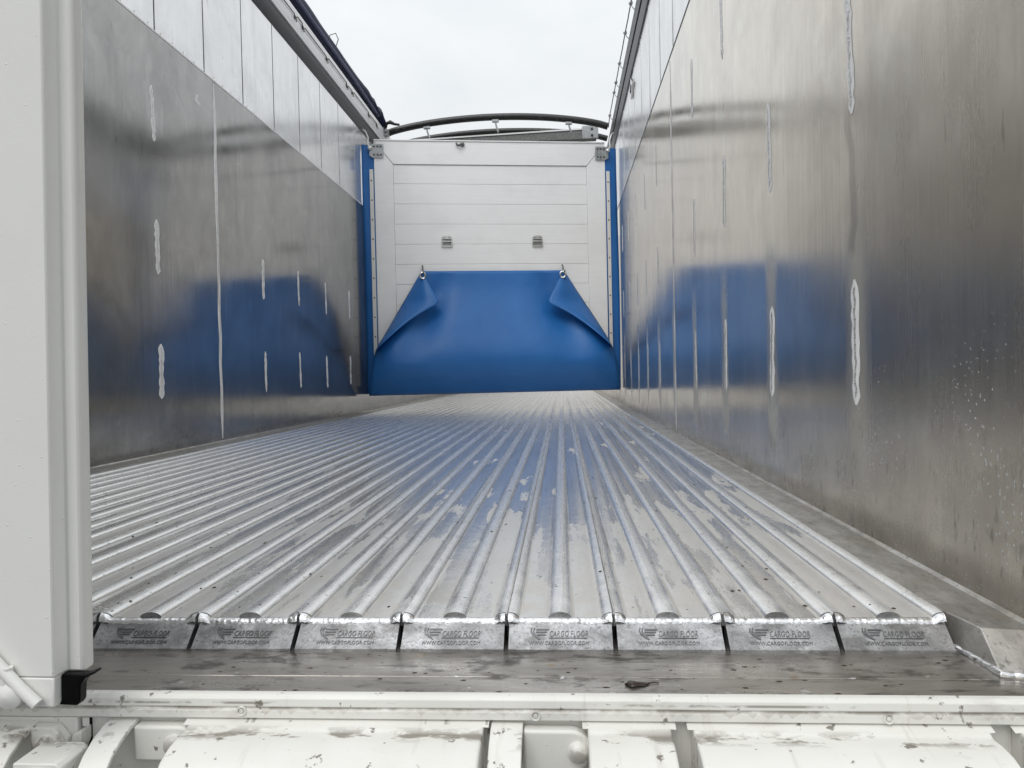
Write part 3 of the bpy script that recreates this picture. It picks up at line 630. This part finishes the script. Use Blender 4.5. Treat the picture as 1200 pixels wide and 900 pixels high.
# outline of the sheet on the board's plane: (height, x)
LE = [(.155, -1.884), (.25, -1.880), (.40, -1.862), (.52, -1.835), (.62, -1.800), (.72, -1.741), (.9, -1.634), (1.1, -1.515), (1.367, -1.357)]
RE = [(.150, .590), (.25, .588), (.40, .572), (.52, .545), (.62, .505), (.72, .452), (.9, .340), (1.1, .210), (1.367, .044)]
def onboard(x, zz, d):
    """point d metres in front of the board that keeps its place as seen from the doorway"""
    yb = 7.2 + .18 * (x + 1.89); k = 1 - d / yb
    X, Y, Z = x * k, yb * k, CAM_H + (zz - CAM_H) * k
    dx, dy = X + 1.89, Y - 7.2; c_, n_ = math.cos(KANG), math.sin(KANG)
    return (dx * c_ + dy * n_, -dx * n_ + dy * c_, Z)
b = MB(); P = []; NU, NV = 60, 44
for j in range(NV + 1):
    zz = .153 + (1.367 - .153) * j / NV; l, r_ = interp(LE, zz), interp(RE, zz); row = []
    for i in range(NU + 1):
        u = i / NU; x = l + (r_ - l) * u; e = min(u, 1 - u)
        d = interp(DEP, zz)
        d -= .10 * max(0, 1 - e / .11) ** 2 * max(0, min(1, (zz - .15) / .3)) * (1 if zz < 1.0 else max(0, (1.367 - zz) / .367))
        d += .018 * mnoise.noise(Vector((x * 1.5, zz * .8, 2.3))) * min(1, (1.367 - zz) * 4)
        d -= .085 * math.exp(-((e - .165) / .075) ** 2) * max(0, 1 - abs(zz - .92) / .46) ** .8
        row.append(onboard(x, zz, max(d, .014)))
    P.append(row)
b.grid(P, 0); o = part('main_sheet', b, 'blue', bs); sm = o.modifiers.new('thick', 'SOLIDIFY'); sm.thickness = .003
def corner(edge, A, T, Bz):
    """folded-over corner: from the fold edge towards its free tip"""
    b = MB(); P = []; n, mm = 22, 10
    for j in range(n + 1):
        t = j / n; zz = Bz + (A[1] - Bz) * t; fx = interp(edge, zz)
        if t < .62: u = t / .62; ex = interp(edge, Bz) + (T[0] - interp(edge, Bz)) * u; ez = Bz + (T[1] - Bz) * u + .045 * math.sin(math.pi * u)
        else: u = (t - .62) / .38; ex = T[0] + (A[0] - T[0]) * u; ez = T[1] + (A[1] - T[1]) * u
        row = []
        for i in range(mm + 1):
            v = i / mm; x = fx + (ex - fx) * v; z2 = zz + (ez - zz) * v
            base = interp(DEP, z2); edged = max(interp(DEP, zz) - .10 * (1 if zz < 1.0 else max(0, (1.367 - zz) / .367)) * max(0, min(1, (zz - .15) / .3)), .014)
            d = edged + (base + .085 * min(1, (1 - t) * 3 + .25) - edged) * math.sin(min(1, v * 1.25) * math.pi / 2) + .012 * math.sin(math.pi * v) * (1 - t)
            row.append(onboard(x, z2, d))
        P.append(row)
    b.grid(P, 0); o = part('folded_corner', b, 'blue', bs); sm = o.modifiers.new('thick', 'SOLIDIFY'); sm.thickness = .003
corner(LE, (-1.352, 1.367), (-1.185, 1.055), .60); corner(RE, (.040, 1.367), (-.130, 1.050), .60)
for x in (-1.345, .030):
    p = onboard(x, 1.325, .085); b = MB(); b.tube([(p[0] + .026 * math.cos(t), p[1], p[2] + .03 * math.sin(t)) for t in [2 * math.pi * k / 14 for k in range(14)]], .009, 8, closed=True)
    part('eyelet', b, 'steel', bs)
    p = onboard(x, 1.385, .02); b = MB(); b.tube([(p[0], .0, p[2] + .04), (p[0], -.03, p[2] + .03), (p[0], -.05, p[2] - .02), (p[0], -.075, p[2] - .05), (p[0] + .01, -.10, p[2] - .035)], .007, 8); part('hook', b, 'wire', bs)

# ------------------------------------------------------------------ roof bows and the beam behind the headboard
def bow(y, x0, z0, x1, z1, ap, r_, label, hang):
    t = thing('roof_bow', label, 'roof bow', (0, y, 0), 0, 'black arched roof bows behind the headboard')
    n = 28; pts = []
    for i in range(n + 1):
        u = i / n; base = z0 + (z1 - z0) * u; k = 4 * u * (1 - u); pts.append((x0 + (x1 - x0) * u, 0, base + ap * k ** .8))
    b = MB(); b.tube(pts, r_, 12); part('bow_tube', b, 'tube', t)
    for hx, dz in hang:
        u = (hx - x0) / (x1 - x0); zc = z0 + (z1 - z0) * u + ap * (4 * u * (1 - u)) ** .8
        b = MB(); b.box(hx - .035, hx + .035, -.02, .02, zc - r_ - .018, zc - r_ + .006); b.tube([(hx, 0, zc - r_ - .01), (hx + .006, -.01, zc - r_ - .05), (hx + .028, -.004, zc - r_ - dz)], .010, 8)
        part('hanger', b, 'galv', t)
    return t
bow(8.05, -1.86, 2.965, .545, 2.945, .145, .037, 'nearer black arched roof bow spanning both side walls above the headboard', [(-1.40, .12), (-.655, .13), (.13, .11)])
bow(9.3, -1.97, 3.225, .62, 3.20, .135, .036, 'farther black arched roof bow seen low under the nearer arch', [])
gb = thing('cross_beam', 'speckled galvanised beam lying tilted just behind the headboard top', 'beam', (0, 8.45, 0))
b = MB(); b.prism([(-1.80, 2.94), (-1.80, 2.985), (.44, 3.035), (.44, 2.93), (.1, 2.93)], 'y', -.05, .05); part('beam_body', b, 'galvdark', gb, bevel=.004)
b = MB(); b.prism([(-1.80, 2.9865), (-1.80, 3.0), (.42, 3.054), (.42, 3.0365)], 'y', -.06, .04); part('beam_flange', b, 'rail', gb)
b = MB(); b.box(.28, .46, -.075, -.052, 2.93, 3.07); o = part('end_plate', b, 'galv', gb, bevel=.003)
for dz in (-.035, .035):
    b = MB(); b.lathe((.39, -.075, 3.0 + dz), (0, -1, 0), [(0, .016), (.012, .014), (.014, .004)], 8); part('bolt', b, 'wire', o)
# ratchet at the left end of the nearer bow
rt = thing('ratchet', 'small black ratchet clamp at the left foot of the arch', 'ratchet', (-1.80, 7.98, 2.99))
b = MB(); b.tube([(-.06, 0, -.03), (-.02, -.02, .06), (.02, -.02, .075), (.07, -.02, .05), (.12, -.01, .045)], [.02, .018, .022, .014, .012], 8); part('lever', b, 'tube', rt)
b = MB(); b.box(-.07, .0, -.03, .03, -.07, .0); b.lathe((-.03, -.03, -.02), (0, -1, 0), [(0, .022), (.02, .02), (.024, .006)], 10); part('ratchet_body', b, 'galv', rt, bevel=.004)

# ------------------------------------------------------------------ closed left rear door
dr = thing('rear_door', 'tall white closed rear door filling the left side of the doorway', 'door', (0, 0, 0))
dr.rotation_euler = (0, .0135, 0)              # hangs a little out of plumb
DT = 2.80; b = MB()
b.prism([(-1.93, .800), (-.5780, .800), (-.5768, .803), (-.5765, .817), (-.5745, .821), (-.5590, .821), (-.5562, .824), (-.5560, .836), (-.5590, .843), (-.60, .843), (-.62, .842), (-1.93, .842)], 'z', .012, DT)
dd = part('door_leaf', b, 'door', dr, bevel=.003)
b = MB(); b.box(-1.93, -.5782, .8002, .840, -.022, .0118); part('bottom_rail', b, 'door', dr, bevel=.002)
b = MB(); b.prism([(-.5772, .0118), (-.5778, -.018), (-.581, -.0235), (-.572, -.0238), (-.559, -.0240), (-.5555, -.019), (-.5545, .000), (-.5490, .0075), (-.5365, .0135), (-.537, .0162), (-.548, .0122)], 'y', .811, .824)
part('rubber_seal', b, 'rubber', dr, bevel=.002)
b = MB(); pts = [(-.672, .792, .066), (-.645, .792, .037), (-.612, .792, .003), (-.592, .792, -.0145)]
b.tube([(-.90, .792, .30)] + pts, .0068, 10); part('lock_rod', b, 'door', dr)
b = MB(); b.tube([(-.628, .793, .026), (-.628, .793, -.004)], .0065, 10); b.lathe((-.624, .799, -.004), (0, -1, 0), [(0, .016), (.010, .016), (.014, .009), (.016, .002)], 16); part('rod_guide', b, 'door', dr)

# ------------------------------------------------------------------ rear cross beam with its fittings
rb = thing('rear_beam', 'dirty white rear sill beam along the bottom edge with bulging covers', 'beam', (0, 0, 0))
b = MB()
b.prism([(.8935, -.060), (.8935, -.0335), (.8900, -.0325), (.8835, -.0335), (.8795, -.0375), (.8785, -.0460), (.8810, -.0485), (.8800, -.0500), (.8785, -.0515), (.8785, -.0605), (.8875, -.0625), (.8875, -.066)], 'x', -1.95, .70)
part('sill_lip', b, 'white', rb, bevel=.0008)
b = MB(); b.box(-.594, .70, .8900, 1.0, -.45, -.0605); part('beam_face', b, 'white', rb)
b = MB(); b.box(-1.95, -.606, .878, 1.0, -.45, -.0615); part('beam_face', b, 'white', rb, bevel=.002)
COV = [(.8905, -.0640), (.868, -.0655), (.8625, -.0690), (.845, -.0680), (.825, -.0700), (.805, -.0770), (.792, -.089), (.786, -.11), (.784, -.16), (.784, -.23), (.8905, -.23)]
for x0, x1 in ((-.461, -.101), (.0215, .118), (.143, .474), (.507, .70)):
    b = MB(); b.prism(COV, 'x', x0, x1, 0, True); o = part('cover', b, 'white', rb, bevel=.003, seg=3)
    wb = MB(); n = max(8, int((x1 - x0) / .006)); rows = []
    for i in range(n + 1):
        x = x0 - .006 + (x1 - x0 + .012) * i / n; h = random.uniform(.85, 1.15)
        rows.append([(x, .8895, -.0615 - .001 * h), (x, .8865, -.0605 * h ** .04), (x, .880, -.0632), (x, .872 - random.uniform(0, .002), -.0660)])
    wb.grid(rows); part('weld_bead', wb, 'white', o)
def strap(x0, x1):
    th = .006; c_ = [(.889, -.064), (.868, -.066), (.848, -.072), (.828, -.083), (.810, -.099), (.799, -.120), (.794, -.15), (.792, -.2)]
    inn = [(y + .002, z - th) if i < 3 else (y + th * .8, z - th * .5) for i, (y, z) in enumerate(c_)]
    b = MB(); b.prism(c_ + inn[::-1], 'x', x0, x1); return part('hinge_strap', b, 'white', rb, bevel=.0012)
strap(-.566, -.531); strap(-.0925, -.0545); strap(-.72, -.655)
def lug(x0, x1, zt, zb, y, bx, round_right=True):
    b = MB(); r_ = (zt - zb) / 2; zc = (zt + zb) / 2; o_ = [(x0, zt)]
    o_ += [(x1 - r_ + r_ * math.sin(t), zc + r_ * math.cos(t)) for t in [math.pi * k / 12 for k in range(13)]] + [(x0, zb)]
    b.prism(o_, 'y', y, .8898); lg = part('lug_plate', b, 'white', rb, bevel=.0035, seg=3)
    b = MB(); b.lathe((bx, y + .0002, zc), (0, -1, 0), [(0, .0125), (.004, .0122), (.0075, .0100), (.0095, .006), (.0102, .0015)], 20); part('bolt', b, 'white', lg)
lug(-.531, -.452, -.0690, -.112, .872, -.4795); lug(-.0545, .0265, -.0695, -.118, .872, .0100)
b = MB(); b.prism([(-.655, -.067), (-.626, -.067), (-.612, -.083), (-.612, -.112), (-.655, -.112)], 'y', .862, .8778); lg = part('lug_plate', b, 'white', rb, bevel=.002)
b = MB(); b.lathe((-.634, .8622, -.088), (0, -1, 0), [(0, .013), (.006, .0125), (.010, .009), (.012, .002)], 18); part('bolt', b, 'white', lg)
b = MB(); b.prism([(-.630, -.078), (-.580, -.078), (-.574, -.083), (-.578, -.108), (-.630, -.108)], 'y', .800, .852); part('stop_block', b, 'white', rb, bevel=.0015)
b = MB(); b.prism([(.80, -.085), (.785, -.089), (.78, -.12), (.80, -.12)], 'x', -.613, -.590); part('latch_nose', b, 'white', rb, bevel=.003, seg=3)
b = MB(); b.add([(-.603, .884, -.064), (-.594, .884, -.064), (-.594, .884, -.075), (-.603, .884, -.075)], [(0, 1, 2, 3)]); b.prism([(-.6055, -.078), (-.5945, -.074), (-.5945, -.089), (-.607, -.12), (-.616, -.12)], 'y', .868, .889); part('latch_wedge', b, 'white', rb, bevel=.0012)
b = MB(); b.box(-.606, -.594, .896, .99, -.45, -.063); part('gap_filler', b, 'void', rb)
for x, zz in ((-.397, -.0515), (-.0395, -.0545), (.366, -.0545)):
    b = MB(); b.tube([(x + .0052 * math.cos(t), .8775, zz + .0052 * math.sin(t)) for t in [2 * math.pi * k / 14 for k in range(14)]], .0011, 6, closed=True); b.lathe((x, .8782, zz), (0, -1, 0), [(0, .0028), (.0012, .0022), (.0016, .0006)], 8)
    part('rivet', b, 'white', rb)

# ------------------------------------------------------------------ leaves and crumbs
def leaf(loc, ln, wd, rot, label):
    b = MB(); n = 10; P = []
    for i in range(n + 1):
        t = i / n; k = wd * math.sin(math.pi * t ** .8) * .5 * (1 + .25 * math.sin(9 * t)); z = .0012 + .003 * math.sin(3 * t + 1) * math.sin(math.pi * t)
        P.append([(ln * (t - .5), -k, z * .6 + .0004), (ln * (t - .5), 0, z + .0012), (ln * (t - .5), k, z * .4 + .0004)])
    b.grid(P, 0); b.tube([(ln * .45, 0, .001), (ln * .65, .002, .0014), (ln * .85, .0005, .001)], .0009, 5)
    o = part('leaf', b, 'leaf'); o.location = loc; o.rotation_euler = (0, 0, rot); sm = o.modifiers.new('thick', 'SOLIDIFY'); sm.thickness = .0006
    return tag(o, label, 'leaf')
leaf((.085, .924, -.0362), .032, .020, R(8), 'dark wet curled leaf lying on the grey sill plate near the middle')
b = MB(); q = random.Random(11)
def ridge_z(x):
    u = (x - XO) % (PITCHW / 2); d = min(u, PITCHW / 2 - u); return .0078 * math.sqrt(max(0, 1 - (d / .0165) ** 2)) if d < .0165 else 0
for k in range(150):
    y = Y0 + .03 + 2.6 * q.random() ** 1.8; x = q.uniform(-1.2, .5); s0 = q.uniform(.0012, .0038); z = ridge_z(x)
    pts = [(x + s0 * q.uniform(.6, 1.3) * math.cos(t), y + s0 * q.uniform(.5, 1.5) * math.sin(t), z + .0002) for t in [k2 * math.pi / 3 for k2 in range(6)]]
    b.add(pts + [(x, y, z + s0 * .6)], [(i, (i + 1) % 6, 6) for i in range(6)])
for k in range(60):
    y = q.uniform(.90, 1.02); x = q.uniform(-.5, .5); s0 = q.uniform(.0008, .0026); z = -.0357 if y > .946 else -.0364
    pts = [(x + 1.8 * s0 * q.uniform(.6, 1.3) * math.cos(t), y + s0 * q.uniform(.5, 1.3) * math.sin(t), z) for t in [k2 * math.pi / 3 for k2 in range(6)]]
    b.add(pts + [(x, y, z + s0 * .4)], [(i, (i + 1) % 6, 6) for i in range(6)])
o = part('crumbs', b, 'crumb'); o['kind'] = 'stuff'; tag(o, 'dark crumbs of dirt scattered over the wet floor and sill plate', 'dirt')
